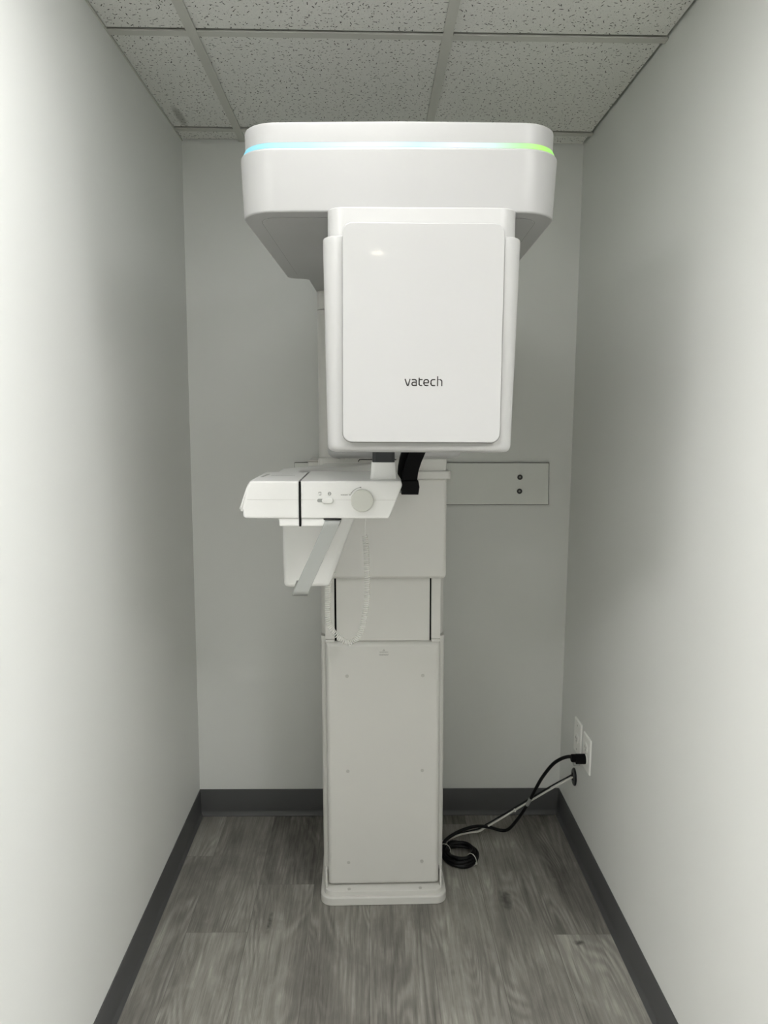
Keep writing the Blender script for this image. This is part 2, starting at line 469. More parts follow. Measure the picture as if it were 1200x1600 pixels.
# ------------------------------------------------------------------ the room shell
# the narrow alcove opens at YO into a wider lit room behind the camera
bm = B(); box(bm, XL - 0.10, XL, YO, YB + 0.1, -0.05, ZC + 0.12); obj('wall_left', bm, M_WALL, kind='structure', wn=False)
bm = B(); box(bm, XR, XR + 0.10, YO, YB + 0.1, -0.05, ZC + 0.12); obj('wall_right', bm, M_WALL, kind='structure', wn=False)
bm = B(); box(bm, XL, XR, YB, YB + 0.10, -0.05, ZC + 0.12); obj('wall_back', bm, M_WALL, kind='structure', wn=False)
bm = B(); box(bm, HX0, HX1, YF - 0.10, YF, -0.05, ZC + 0.12); obj('wall_front', bm, M_WALL, kind='structure', wn=False)
bm = B(); box(bm, HX0 - 0.1, HX0, YF - 0.10, YO + 0.1, -0.05, ZC + 0.12); obj('wall_far_left', bm, M_WALL, kind='structure', wn=False)
bm = B(); box(bm, HX1, HX1 + 0.1, YF - 0.10, YO + 0.1, -0.05, ZC + 0.12); obj('wall_far_right', bm, M_WALL, kind='structure', wn=False)
bm = B(); box(bm, HX0, XL - 0.10, YO, YO + 0.1, -0.05, ZC + 0.12); obj('wall_return_left', bm, M_WALL, kind='structure', wn=False)
bm = B(); box(bm, XR + 0.10, HX1, YO, YO + 0.1, -0.05, ZC + 0.12); obj('wall_return_right', bm, M_WALL, kind='structure', wn=False)

# floor: one quad per plank, plank id and metres stored on the mesh
PW = 0.1768; X0 = -0.3495 - 13 * PW
joint = {0: 2.36, 1: 1.985, 2: 2.2045, 3: 2.335, 4: 1.14, 5: 2.30, 6: 2.64 - 1.219, 7: 1.965, 8: 2.2}
joint[5] = 2.552
KNOT = [(0.425, 2.125, 0.020, 0.050), (0.487, 2.079, 0.022, 0.016), (-0.292, 2.03, 0.008, 0.05), (0.60, 1.93, 0.022, 0.012)]
TSPLIT = {1: 1.985, 2: 2.2045, 3: 2.335, 7: 1.965, 0: 2.3, 4: 2.3, 5: 2.5, 6: 2.6}
TONE = {(1, True): 0.42, (1, False): 0.62, (2, True): 0.02, (2, False): 0.52, (3, True): 0.1, (3, False): 0.22, (4, False): 0.38,
        (4, True): 0.3, (5, True): 0.15, (5, False): 0.66, (6, True): 0.4, (6, False): 0.60, (7, True): 0.16, (7, False): 0.85, (0, True): 0.5, (0, False): 0.55}
me = bpy.data.meshes.new('floor'); V = []; F = []; U = []; K = []; ids = []
for c0 in range(30):
    c = c0 - 11
    xa = X0 + c0 * PW; xb = xa + PW
    y = joint.get(c, 1.5 + 1.219 * random.random()) - 1.219 * 4
    while y < YB:
        ya, yb = max(y, YF), min(y + 1.219, YB)
        if c < 0 or c > 7: yb = min(yb, YO + 0.02)
        if yb > ya:
            i = len(V); V += [(xa, ya, 0), (xb, ya, 0), (xb, yb, 0), (xa, yb, 0)]; F.append((i, i + 1, i + 2, i + 3))
            U += [(0, ya - y), (PW, ya - y), (PW, yb - y), (0, yb - y)]
            near = min(KNOT, key=lambda k: abs(k[0] - (xa + xb) / 2) + (0 if ya < k[1] < yb else 9))
            K += [((p[0] - near[0]) / near[2], (p[1] - near[1]) / near[3]) for p in V[i:i + 4]]
            ids.append((random.random(), TONE.get((c, (ya + yb) / 2 > TSPLIT.get(c, 2.0)), random.random()), random.random(), 1))
        y += 1.219
me.from_pydata(V, [], F)
u1 = me.uv_layers.new(name='plank'); u2 = me.uv_layers.new(name='knot')
ca = me.color_attributes.new('plank_id', 'FLOAT_COLOR', 'CORNER')
u1 = me.uv_layers['plank']; u2 = me.uv_layers['knot']; ca = me.color_attributes['plank_id']
for p in me.polygons:
    for li in p.loop_indices:
        u1.data[li].uv = U[me.loops[li].vertex_index]; u2.data[li].uv = K[me.loops[li].vertex_index]
        ca.data[li].color = ids[p.index]
me.materials.append(M_FLOOR)
fl = bpy.data.objects.new('floor', me); COL.objects.link(fl); fl['kind'] = 'structure'

# cove baseboards: profile (distance from wall, height)
def baseboard(name, a, b_, nrm):
    prof = [(0, 0), (0.0125, 0), (0.0125, 0.0022), (0.0095, 0.0060), (0.0060, 0.0115), (0.0044, 0.0160), (0.004, 0.0190), (0.004, 0.099), (0.003, 0.1012), (0.001, 0.1016), (0, 0.1016)]
    bm = B(); rings = []
    for q in (a, b_):
        rings.append([(q[0] + nrm[0] * d, q[1] + nrm[1] * d, h + 0.0004) for d, h in prof])
    loft(bm, rings); return obj(name, bm, M_BASE, kind='structure', wn=False)
baseboard('baseboard_left', (XL, YO), (XL, YB), (1, 0))
baseboard('baseboard_right', (XR, YO), (XR, YB), (-1, 0))
baseboard('baseboard_back', (XL, YB), (XR, YB), (0, -1))

def panel_light(x0, x1, y0, y1, mat, label):
    t = thing('ceiling_light', ((x0 + x1) / 2, (y0 + y1) / 2, ZC), label, 'ceiling light')
    bm = B()
    box(bm, x0, x1, y0, y0 + 0.015, ZC + 0.001, ZC + 0.012); box(bm, x0, x1, y1 - 0.015, y1, ZC + 0.001, ZC + 0.012)
    box(bm, x0, x0 + 0.015, y0 + 0.015, y1 - 0.015, ZC + 0.001, ZC + 0.012); box(bm, x1 - 0.015, x1, y0 + 0.015, y1 - 0.015, ZC + 0.001, ZC + 0.012)
    obj('frame', bm, M_IVORY, t, wn=False)
    bm = B(); box(bm, x0 + 0.015, x1 - 0.015, y0 + 0.015, y1 - 0.015, ZC + 0.004, ZC + 0.010); obj('diffuser', bm, mat, t, wn=False)

# suspended ceiling: black sheet standing in for the shade above, lay-in tiles and metal grid bars
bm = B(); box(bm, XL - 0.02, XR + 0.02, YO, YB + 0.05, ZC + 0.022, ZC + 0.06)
ceil = obj('ceiling', bm, M_PLENUM_SHADE, kind='structure', wn=False); ORG = Vector((0, 0, 0))
HB = 0.0119
xs = [XL] + BAR_X + [XR]; ys = sorted([y for y in CROSS_Y if y > YO - 0.01]) + [YB]
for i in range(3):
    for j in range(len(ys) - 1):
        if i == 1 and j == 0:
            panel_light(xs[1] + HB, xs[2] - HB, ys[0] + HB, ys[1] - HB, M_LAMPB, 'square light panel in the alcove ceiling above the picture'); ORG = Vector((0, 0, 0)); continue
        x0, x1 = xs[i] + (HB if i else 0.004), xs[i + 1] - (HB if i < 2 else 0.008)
        y0, y1 = ys[j] + HB, ys[j + 1] - (HB + 0.0070 if j < len(ys) - 2 else 0.010)  # tiles stop short so the black sheet shows as a shadow line
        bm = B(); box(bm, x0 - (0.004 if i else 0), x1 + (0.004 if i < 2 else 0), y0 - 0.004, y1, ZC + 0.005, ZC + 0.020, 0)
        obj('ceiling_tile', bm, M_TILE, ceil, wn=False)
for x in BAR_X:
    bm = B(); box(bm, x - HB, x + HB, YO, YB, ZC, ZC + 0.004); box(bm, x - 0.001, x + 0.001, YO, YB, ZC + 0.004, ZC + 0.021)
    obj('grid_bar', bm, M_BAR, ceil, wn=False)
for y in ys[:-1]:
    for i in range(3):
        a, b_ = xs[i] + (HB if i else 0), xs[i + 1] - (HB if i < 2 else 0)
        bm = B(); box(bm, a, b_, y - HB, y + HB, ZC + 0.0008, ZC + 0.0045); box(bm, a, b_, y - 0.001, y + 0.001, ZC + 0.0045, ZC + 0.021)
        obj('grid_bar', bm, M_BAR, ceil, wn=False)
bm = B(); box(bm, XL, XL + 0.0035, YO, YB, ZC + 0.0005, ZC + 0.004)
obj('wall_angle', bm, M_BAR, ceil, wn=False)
bm = B(); box(bm, HX0, HX1, YF, YO - 0.012, ZC + 0.012, ZC + 0.06); obj('ceiling_front', bm, M_BAR, kind='structure', wn=False)

# ------------------------------------------------------------------ lights behind the camera; the oblong panels and side window are added fill
LB = BAR_X
panel_light(LB[0], LB[1], 0.0876, 0.6972, M_LAMP, 'square ceiling light panel just in front of the alcove, above the picture')
panel_light(LB[0] - 0.6096 * 2, LB[0] - 0.6096, -0.522, 0.6972, M_FILL_LEFT, 'added oblong fill light panel left of the camera, outside the picture')  # this and the next panel are added to light the alcove
panel_light(LB[1] + 0.6096, LB[1] + 0.6096 * 2, -0.522, 0.6972, M_FILL_RIGHT, 'added oblong fill light panel right of the camera, outside the picture')

def window(n, x, side, y0, y1, z0, z1, mat):
    t = bpy.data.objects.new('window_%d' % n, None); COL.objects.link(t); t['kind'] = 'structure'
    global ORG
    ORG = Vector((0, 0, 0)); bm = B(); d = 0.05 * side
    xa, xb = sorted((x, x - d))
    for q in ((y0 - 0.06, y1 + 0.06, z0 - 0.06, z0), (y0 - 0.06, y1 + 0.06, z1, z1 + 0.06), (y0 - 0.06, y0, z0, z1), (y1, y1 + 0.06, z0, z1), ((y0 + y1) / 2 - 0.015, (y0 + y1) / 2 + 0.015, z0, z1)):
        box(bm, xa, xb, *q)
    obj('window_frame', bm, M_IVORY, t, wn=False)
    xa, xb = sorted((x - 0.01 * side, x - 0.02 * side))
    bm = B(); box(bm, xa, xb, y0, y1, z0, z1); obj('fill_pane', bm, mat, t, wn=False)
window(1, HX1, 1, -1.0, -0.1, 0.7, 2.1, M_FILL_WINDOW)  # unseen window added to brighten the alcove walls from the side

t = thing('downlight', (0.04, -1.757, ZC), 'small round downlight in the ceiling behind the camera', 'ceiling light')
bm = B()
prof = [(0.060, 0.0120), (0.060, 0.0), (0.040, -0.001), (0.036, 0.0035)]
rings = [[(0.04 + r * math.cos(2 * PI * k / 32), -1.757 + r * math.sin(2 * PI * k / 32), ZC + h) for k in range(32)] for r, h in prof]
loft(bm, rings, cap=False); obj('trim_ring', bm, M_IVORY, t)
bm = B(); cyl(bm, (0.04, -1.757, ZC + 0.003), 'z', 0.037, 0.0015); obj('lens', bm, M_SPOT, t)

# ------------------------------------------------------------------ the X-ray machine
CX = 0.0465
machine = thing('dental_xray_machine', (CX, 2.33, 0), 'tall white panoramic dental x-ray machine standing on the floor against the back wall', 'x-ray machine')
def tilt(v):                                  # the column leans a touch and is turned one degree
    a = math.radians(1.0); x, y = v.x - CX, v.y - 2.16
    return Vector((CX + x * math.cos(a) - y * math.sin(a) - 0.0077 * v.z, 2.16 + x * math.sin(a) + y * math.cos(a), v.z))
def turn(deg, px, py):
    a = math.radians(deg)
    def f(v):
        x, y = v.x - px, v.y - py
        return Vector((px + x * math.cos(a) - y * math.sin(a), py + x * math.sin(a) + y * math.cos(a), v.z))
    return f
HEAD = turn(-1.7, 0.0475, 1.335)
BOXR = turn(-1.0, 0.0865, 1.30)
def part(name, bm, mat, xf=None, parent=None, **k): return obj(name, bm, mat, parent or machine, xf, **k)

# --- base
bm = B(); prism(bm, [(CX - 0.194, 2.10, 0.036), (CX + 0.194, 2.10, 0.036), (CX + 0.194, 2.52, 0.02), (CX - 0.194, 2.52, 0.02)], 'z', levels(0.0005, 0.0262, 0.002, 0.004, 3), 8)
base = part('base_plate', bm, M_COLUMN, tilt)
bm = B(); prism(bm, [(CX - 0.183, 2.108, 0.032), (CX + 0.183, 2.108, 0.032), (CX + 0.183, 2.50, 0.02), (CX - 0.183, 2.50, 0.02)], 'z', [(0.026, 0), (0.0385, 0.0006), (0.0402, 0.0016), (0.0412, 0.0040), (0.0450, 0.0260), (0.0450, 0.0300)], 8)
for s in (-1, 1):
    box(bm, CX + s * 0.1765 - 0.0035, CX + s * 0.1765 + 0.0035, 2.128, 2.16, 0.040, 0.098, 0.0025)
part('plinth', bm, M_COLUMN, tilt)
for s in (-1, 1):
    bm = B(); cyl(bm, (CX + s * 0.1095 + 0.003, 2.1195, 0.0415), 'z', 0.0055, 0.0018, 0.0006, 20); part('screw_cap', bm, M_CAP, tilt, base)

# --- lower pedestal with its front cover
bm = B(); prism(bm, rect(CX, 2.325, 0.370, 0.350, 0.014), 'z', [(0.04, 0), (0.8345, 0)], 5)
part('pedestal', bm, M_COLUMN, tilt)
bm = B(); prism(bm, [(CX - 0.1705, 0.0495, 0.012), (CX + 0.1705, 0.0495, 0.012), (CX + 0.1705, 0.8215, 0.003), (CX - 0.1705, 0.8215, 0.003)], 'y', [(2.126 + d, i) for d, i in ((0, 0.013), (0.0012, 0.009), (0.004, 0.0045), (0.008, 0.0015), (0.013, 0))] + [(2.152, 0)], 5)
cover = part('front_cover', bm, M_COLUMN, tilt)
for s, z in ((-1, 0.7195), (1, 0.7195), (-1, 0.4215), (1, 0.4215), (-1, 0.1258), (1, 0.1258)):
    bm = B(); cyl(bm, (CX + s * 0.1125 + 0.005, 2.1262, z), '-y', 0.0052, 0.0010, 0.0005, 20); part('screw_cap', bm, M_CAP, tilt, cover)
bm = B()                                      # printed warning triangle and two unreadable lines
PL = lambda u, v, w: (u, w, v)
tri = [(0.0425, 0.8010), (0.0395, 0.7965), (0.0455, 0.7965), (0.0425, 0.8010)]
ribbon(bm, [(u + 0.006, v) for u, v in tri], 0.0007, 2.1259, 2.1256, PL)
for z, h, x0, x1 in ((0.7925, 0.0016, 0.0360, 0.0610), (0.7862, 0.0010, 0.0340, 0.0630), (0.7832, 0.0012, 0.0355, 0.0615)):
    x = x0
    while x < x1:
        w = random.uniform(0.0016, 0.0034); ribbon(bm, [(x, z), (min(x + w, x1), z)], h, 2.1259, 2.1256, PL); x += w + 0.0007
part('warning_print', bm, M_PRINT, tilt, cover, wn=False)

# --- sliding section between cover and carriage
bm = B(); box(bm, CX - 0.1435, CX + 0.1435, 2.1475, 2.152, 0.818, 1.03); part('guide_slot', bm, M_DARK, tilt, wn=False)
bm = B(); box(bm, CX - 0.1375, CX + 0.1385, 2.141, 2.152, 0.8225, 1.03, 0.001); part('slide_panel', bm, M_COLUMN, tilt)
for s in (-1, 1):
    bm = B(); box(bm, CX + s * 0.1570 - 0.0138, CX + s * 0.1570 + 0.0138, 2.139, 2.152, 0.8290, 1.03, 0.001); part('guide_rail', bm, M_COLUMN, tilt)
    bm = B(); box(bm, CX + s * 0.1570 - 0.0136, CX + s * 0.1570 + 0.0136, 2.1365, 2.152, 0.8190, 0.8280, 0.002); part('cover_lug', bm, M_COLUMN, tilt)
# --- mast (upper column) and its cap
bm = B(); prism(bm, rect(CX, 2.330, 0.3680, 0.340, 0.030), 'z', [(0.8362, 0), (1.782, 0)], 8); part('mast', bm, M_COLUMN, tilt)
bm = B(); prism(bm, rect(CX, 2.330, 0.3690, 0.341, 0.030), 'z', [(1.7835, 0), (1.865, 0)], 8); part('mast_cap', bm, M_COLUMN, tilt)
bm = B(); box(bm, CX - 0.250, CX - 0.17, 2.44, 2.603, 1.2985, 1.334, 0.002); box(bm, CX - 0.250, CX - 0.17, 2.443, 2.603, 1.335, 1.3395, 0.001)
box(bm, CX - 0.15, CX + 0.16, 2.48, 2.605, 1.19, 1.31, 0.003); part('wall_bracket', bm, M_COLUMN, None)

# --- carriage
bm = B(); prism(bm, [(CX - 0.1833, 1.0160, 0.012), (CX + 0.1833, 1.0160, 0.012), (CX + 0.1833, 1.312, 0.002), (CX - 0.1833, 1.312, 0.002)], 'y', [(2.113 + d, i) for d, i in ((0, 0.010), (0.001, 0.007), (0.003, 0.0035), (0.006, 0.001), (0.010, 0))] + [(2.40, 0)], 5)
part('carriage_cover', bm, M_COLUMN, tilt)
bm = B(); prism(bm, [(CX - 0.194, 2.103, 0.012), (CX + 0.194, 2.103, 0.012), (CX + 0.194, 2.40, 0.01), (CX - 0.194, 2.40, 0.01)], 'z', levels(1.3075, 1.3305, 0.003, 0.004, 3), 6)
part('carriage_collar', bm, M_COLUMN, tilt)
bm = B(); prism(bm, [(CX - 0.184, 2.118, 0.012), (CX + 0.184, 2.118, 0.012), (CX + 0.184, 2.40, 0.01), (CX - 0.184, 2.40, 0.01)], 'z', levels(1.3290, 1.3650, 0.0, 0.003, 3), 6)
part('carriage_top', bm, M_COLUMN, tilt)
bm = B(); tube(bm, spline([(-0.0330, 2.117, 1.3555), (-0.0310, 2.117, 1.3600), (-0.0260, 2.117, 1.3618), (0.0, 2.117, 1.3618), (0.075, 2.117, 1.3618)], 6), 0.0013, 8)
part('cable_slot', bm, M_DARK, None)

# --- head: fixed arm with the light band
def head_poly():
    c, h = 0.0475, 0.2825
    return [(c - h, 1.335, 0.072), (c, 1.3275, 0.4), (c + h, 1.335, 0.072), (c + h, 1.982, 0.058), (c + 0.200, 1.982, 0.02), (c + 0.200, 2.42, 0.02), (c - 0.232, 2.42, 0.02), (c - 0.232, 1.982, 0.016), (c - h, 1.982, 0.058)]
HP = head_poly()
bm = B()
lv = [(1.8345, 0.0080), (1.8347, 0.0066), (1.8353, 0.0055), (1.8365, 0.0047), (1.8380, 0.0044), (1.934, 0.0), (1.9365, 0.0004), (1.9383, 0.0016), (1.9390, 0.0035)]
prism(bm, HP, 'z', lv, 12); head = part('head_shell', bm, M_WHITE_DIM, HEAD)
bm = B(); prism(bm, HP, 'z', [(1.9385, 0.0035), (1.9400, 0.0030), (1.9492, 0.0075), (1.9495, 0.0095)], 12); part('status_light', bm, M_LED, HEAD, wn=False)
bm = B(); prism(bm, HP, 'z', [(1.9493, 0.0085), (1.9500, 0.0080), (1.9790, 0.0072), (1.9815, 0.0080), (1.9828, 0.0100), (1.9832, 0.0130)], 12); part('head_cap', bm, M_WHITE_DIM, HEAD)
bm = B(); c = 0.0475
bp = [(c - 0.247, 1.372, 0.04), (c + 0.247, 1.372, 0.04), (c + 0.247, 1.945, 0.04), (c - 0.247, 1.945, 0.04)]
prism(bm, bp, 'z', [(1.8332, 0.0012), (1.8336, 0.0), (1.8350, 0.0)], 8); part('underside_cover', bm, M_WHITE_DIM, HEAD, head)
bm = B(); prism(bm, offset(bp, -0.0012), 'z', [(1.8342, 0), (1.8350, 0)], 8); part('cover_gap', bm, M_SEAM, HEAD, head)

# --- rotating unit: detector housing in front, tube housing behind, arm between
cx = 0.0867
def tap(p, w): return p
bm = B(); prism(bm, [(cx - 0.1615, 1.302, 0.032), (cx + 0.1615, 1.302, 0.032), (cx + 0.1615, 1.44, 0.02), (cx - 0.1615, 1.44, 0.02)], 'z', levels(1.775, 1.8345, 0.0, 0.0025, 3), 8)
part('detector_neck', bm, M_SHELL_DIM, BOXR)
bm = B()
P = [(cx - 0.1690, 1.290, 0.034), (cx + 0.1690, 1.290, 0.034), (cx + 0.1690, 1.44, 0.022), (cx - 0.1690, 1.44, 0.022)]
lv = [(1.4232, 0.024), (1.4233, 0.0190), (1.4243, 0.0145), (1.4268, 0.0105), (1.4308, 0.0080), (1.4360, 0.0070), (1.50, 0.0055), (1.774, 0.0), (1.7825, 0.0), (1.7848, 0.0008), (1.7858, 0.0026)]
prism(bm, P, 'z', lv, 8); det = part('detector_housing', bm, M_SHELL_DIM, BOXR)
FR = turn(0.0, cx, 1.29)
bm = B(); pc = 0.0885
prism(bm, [(pc - 0.1352, 1.4415, 0.016), (pc + 0.1352, 1.4415, 0.016), (pc + 0.1352, 1.8045, 0.016), (pc - 0.1352, 1.8045, 0.016)], 'y', [(1.2830, 0.0016), (1.2834, 0.0006), (1.2842, 0.0), (1.303, 0.0)], 8)
part('front_panel', bm, M_GLOSS_DIM, FR, det)
bm = B(); prism(bm, [(pc - 0.1364, 1.4403, 0.017), (pc + 0.1364, 1.4403, 0.017), (pc + 0.1364, 1.79, 0.012), (pc - 0.1364, 1.79, 0.012)], 'y', [(1.2868, 0.0), (1.301, 0.0)], 8)
part('panel_gap', bm, M_SEAM, FR, det)
# lettering, drawn as strokes (units: 1/12 px of the photo, y up from the baseline)
S = 9.22e-5; OX, OZ = 0.0582, 1.5372
def place(u, v, w): return (OX + (u - 262) * S, w, OZ + v * S)
st = 21; LT = []
LT.append([(273, 131), (312, 20)] + [(318, 10), (328, 10)] + [(334, 20), (366, 131)])                                                   # v
LT.append([(398, 116), (440, 120)] + arc(448, 92, 33, 28, 90, 0, 5) + [(481, 11), (430, 11)] + arc(425, 40, 23, 29, 270, 90, 8) + [(481, 72)])  # a
LT.append([(534, 152), (534, 40)] + arc(560, 40, 26, 29, 180, 270, 5) + [(592, 11)])                                                    # t stem
LT.append([(534, 118), (597, 118)])                                                                                                     # t bar
LT.append([(622, 60), (700, 60)] + [(707, 66), (707, 84)] + arc(672, 84, 35, 35, 0, 90, 5) + arc(660, 80, 38, 39, 90, 180, 5) + [(622, 48)] + arc(660, 48, 38, 37, 180, 270, 5) + [(706, 11)])  # e
LT.append([(833, 119), (792, 119)] + arc(790, 82, 38, 37, 90, 180, 5) + [(752, 48)] + arc(790, 48, 38, 37, 180, 270, 5) + [(833, 11)])        # c
LT.append([(875, 180), (875, 0)])                                                                                                       # h stem
LT.append([(875, 119), (918, 119)] + arc(916, 84, 38, 35, 90, 0, 6) + [(954, 0)])                                                       # h arch
bm = B()
for s in LT: ribbon(bm, s, st, 1.2831, 1.2827, place)
part('lettering', bm, M_LOGO, FR, det, wn=False)

bm = B(); prism(bm, [(-0.045, 1.42, 0.03), (0.195, 1.42, 0.03), (0.195, 1.86, 0.03), (-0.045, 1.86, 0.03)], 'z', levels(1.786, 1.8335, 0.006, 0.0, 3), 6)
part('rotor_arm', bm, M_WHITE_DIM, HEAD)
bm = B(); tc_ = 0.0635
prism(bm, [(tc_ - 0.168, 1.80, 0.03), (tc_ + 0.160, 1.80, 0.03), (tc_ + 0.160, 1.95, 0.03), (tc_ - 0.168, 1.95, 0.03)], 'z', [(1.3820, 0.030), (1.3821, 0.022), (1.3835, 0.014), (1.3865, 0.008), (1.3920, 0.003), (1.4000, 0.0)] + [(1.790, 0.0)], 8)
tubeh = part('tube_housing', bm, M_WHITE_DIM, None)
for x in (-0.069, 0.0815):
    bm = B(); cyl(bm, (x, 1.845, 1.3830), '-z', 0.0068, 0.0055, 0.002, 20); part('rubber_foot', bm, M_COLUMN, None, tubeh)

# --- chin-rest table: two modules split by a dark gap
TZ = 1.3512
def front_round(y0, y1, r=0.005):
    return [(y0, r), (y0 + r * 0.29, r * 0.29), (y0 + r, 0.0), (y1 - 0.004, 0), (y1, 0.004)]
bm = B()
prism(bm, [(-0.2502, TZ, 0.007), (-0.2580, 1.3318, 0.010), (-0.2680, 1.2890, 0.0015), (-0.2655, 1.2885, 0.001), (-0.2655, 1.2711, 0.008), (-0.1478, 1.2711, 0.0015), (-0.1478, TZ, 0.0015)], 'y', front_round(1.545, 1.785, 0.006), 5)
tab_l = part('left_console', bm, M_CONSOLE, None)
bm = B()
prism(bm, [(-0.2512, TZ - 0.001, 0.006), (-0.2595, 1.3318, 0.010), (-0.2735, 1.2905, 0.002), (-0.2675, 1.2895, 0.002), (-0.2500, 1.335, 0.004)], 'y', front_round(1.5475, 1.782, 0.004), 4)
part('end_cap', bm, M_CONSOLE, None, tab_l)
bm = B(); box(bm, -0.2700, -0.262, 1.5485, 1.70, 1.2862, 1.2925, 0.001); part('latch_tab', bm, M_CONSOLE, None, tab_l)
bm = B(); box(bm, -0.2222, -0.1690, 1.6760, 1.6785, TZ - 0.0005, TZ + 0.0003); part('slit', bm, M_SEAM, None, tab_l, wn=False)
for k in range(7):
    bm = B(); y = 1.640 + k * 0.0115; x = -0.2375 + k * 0.0007
    box(bm, x - 0.0035, x + 0.0035, y, y + 0.004, TZ - 0.0005, TZ + 0.0003); part('vent_slot', bm, M_SEAM, None, tab_l, wn=False)
bm = B()
prism(bm, [(-0.1448, TZ, 0.0015), (-0.1448, 1.2711, 0.0015), (0.0407, 1.2715, 0.006), (0.0680, 1.3420, 0.012), (0.0650, TZ + 0.0015, 0.006)], 'y', front_round(1.545, 1.815, 0.006), 5)
tab_r = part('control_console', bm, M_CONSOLE, None)
# shallow parting line along both fronts
bm = B(); box(bm, -0.2560, -0.1480, 1.5446, 1.5460, 1.3113, 1.3117); part('parting_line', bm, M_CAP, None, tab_l, wn=False)
bm = B(); box(bm, -0.1446, -0.1130, 1.5446, 1.5460, 1.3113, 1.3118); box(bm, -0.0740, 0.0540, 1.5446, 1.5460, 1.3113, 1.3118); part('parting_line', bm, M_CAP, None, tab_r, wn=False)
# dark gasket in the gap
bm = B(); box(bm, -0.1482, -0.1444, 1.549, 1.80, 1.2545, 1.3485); part('gap_seal', bm, M_DARK, None, wn=False)
# lower tray
bm = B(); prism(bm, [(-0.1900, 1.2540, 0.003), (-0.1478, 1.2540, 0.0015), (-0.1478, 1.2720, 0.0), (-0.1960, 1.2720, 0.0), (-0.1915, 1.2690, 0.004)], 'y', front_round(1.550, 1.78, 0.004), 4)
part('lower_tray', bm, M_CONSOLE, None)
bm = B(); prism(bm, [(-0.1448, 1.2540, 0.0015), (-0.0700, 1.2540, 0.003), (-0.0700, 1.2720, 0.0), (-0.1448, 1.2720, 0.0)], 'y', front_round(1.550, 1.78, 0.004), 4)
part('lower_tray', bm, M_CONSOLE, None)
# arm from the console back to the carriage
bm = B(); prism(bm, [(-0.222, 1.77, 0.0), (-0.222, 1.905, 0.03), (-0.136, 2.035, 0.03), (-0.125, 2.20, 0.0), (0.075, 2.20, 0.0), (0.075, 2.125, 0.0), (0.0215, 2.1165, 0.05), (-0.170, 1.877, 0.02), (-0.170, 1.77, 0.0)], 'z', levels(1.262, TZ - 0.0003, 0.004, 0.004, 3), 6)
part('support_arm', bm, M_CONSOLE, None)
# storage bin hanging behind the handle
bm = B()
prism(bm, [(-0.2072, 1.262, 0.004), (-0.2042, 1.0785, 0.012), (-0.0975, 1.0805, 0.012), (-0.0290, 1.262, 0.004)], 'y', [(1.735 + d, i) for d, i in ((0, 0.012), (0.001, 0.008), (0.0035, 0.0035), (0.007, 0.001), (0.012, 0))] + [(1.93, 0), (1.936, 0.006)], 6)
part('storage_bin', bm, M_CONSOLE, None)
# grip bar: flat satin metal, bent back at both ends
bm = B(); path = []
ctrl = [(-0.0745, 1.590, 1.2790), (-0.0758, 1.572, 1.2770), (-0.0772, 1.556, 1.2728), (-0.0792, 1.5465, 1.2640), (-0.0825, 1.5445, 1.2540), (-0.110, 1.5445, 1.1930), (-0.1440, 1.5445, 1.1180), (-0.1465, 1.546, 1.1110), (-0.1480, 1.551, 1.1060), (-0.1490, 1.562, 1.1025), (-0.1495, 1.600, 1.1020), (-0.1495, 1.66, 1.1040)]
hw = 0.0163; th = 0.010; rings = []
C = [Vector(p) for p in ctrl]
for i, p in enumerate(C):
    t2 = (C[min(i + 1, len(C) - 1)] - C[max(i - 1, 0)]); t2 = Vector((0, t2.y, t2.z)).normalized()
    nrm = Vector((0, t2.z, -t2.y))           # points forward/outward
    if nrm.y > 0 and i < 8: nrm = -nrm
    if i >= 8: nrm = nrm if nrm.z < 0 or nrm.y < 0 else -nrm
    q = []
    for sx, sn in ((-1, 0.0), (-0.94, 0.08), (0.94, 0.08), (1, 0.0), (1, -1.0), (-1, -1.0)):
        q.append(tuple(p + Vector((sx * hw, 0, 0)) + nrm * (sn * th)))
    rings.append(q)
loft(bm, rings); part('grip_bar', bm, M_SATIN, None, sharp=40)
bm = B(); box(bm, -0.0970, -0.0600, 1.5462, 1.552, 1.2695, 1.2712); part('grip_gap', bm, M_DARK, None, wn=False)
# knob
bm = B(); cyl(bm, (-0.0160, 1.5455, 1.3105), '-y', 0.0236, 0.011, 0.0025, 48); knob = part('height_knob', bm, M_KNOB_SHADED, None)
bm = B(); cyl(bm, (-0.0160, 1.5350, 1.3105), '-y', 0.0205, 0.0012, 0.0003, 48); part('knob_face', bm, M_KNOB_SHADED, None, knob)
# slide switch
bm = B(); prism(bm, rect(-0.0950, 1.3100, 0.0340, 0.0120, 0.0060), 'y', [(1.5447, 0), (1.5462, 0)], 8); sw = part('slide_switch', bm, M_CONSOLE, None)
bm = B(); prism(bm, rect(-0.0985, 1.3100, 0.0230, 0.0075, 0.0037), 'y', [(1.5445, 0), (1.5460, 0)], 8); part('slot_recess', bm, M_SATIN, None, sw)
bm = B(); prism(bm, rect(-0.0882, 1.3100, 0.0236, 0.0118, 0.0058), 'y', levels(1.5395, 1.546, 0.002, 0, 3), 8); part('slider', bm, M_CONSOLE, None, sw)
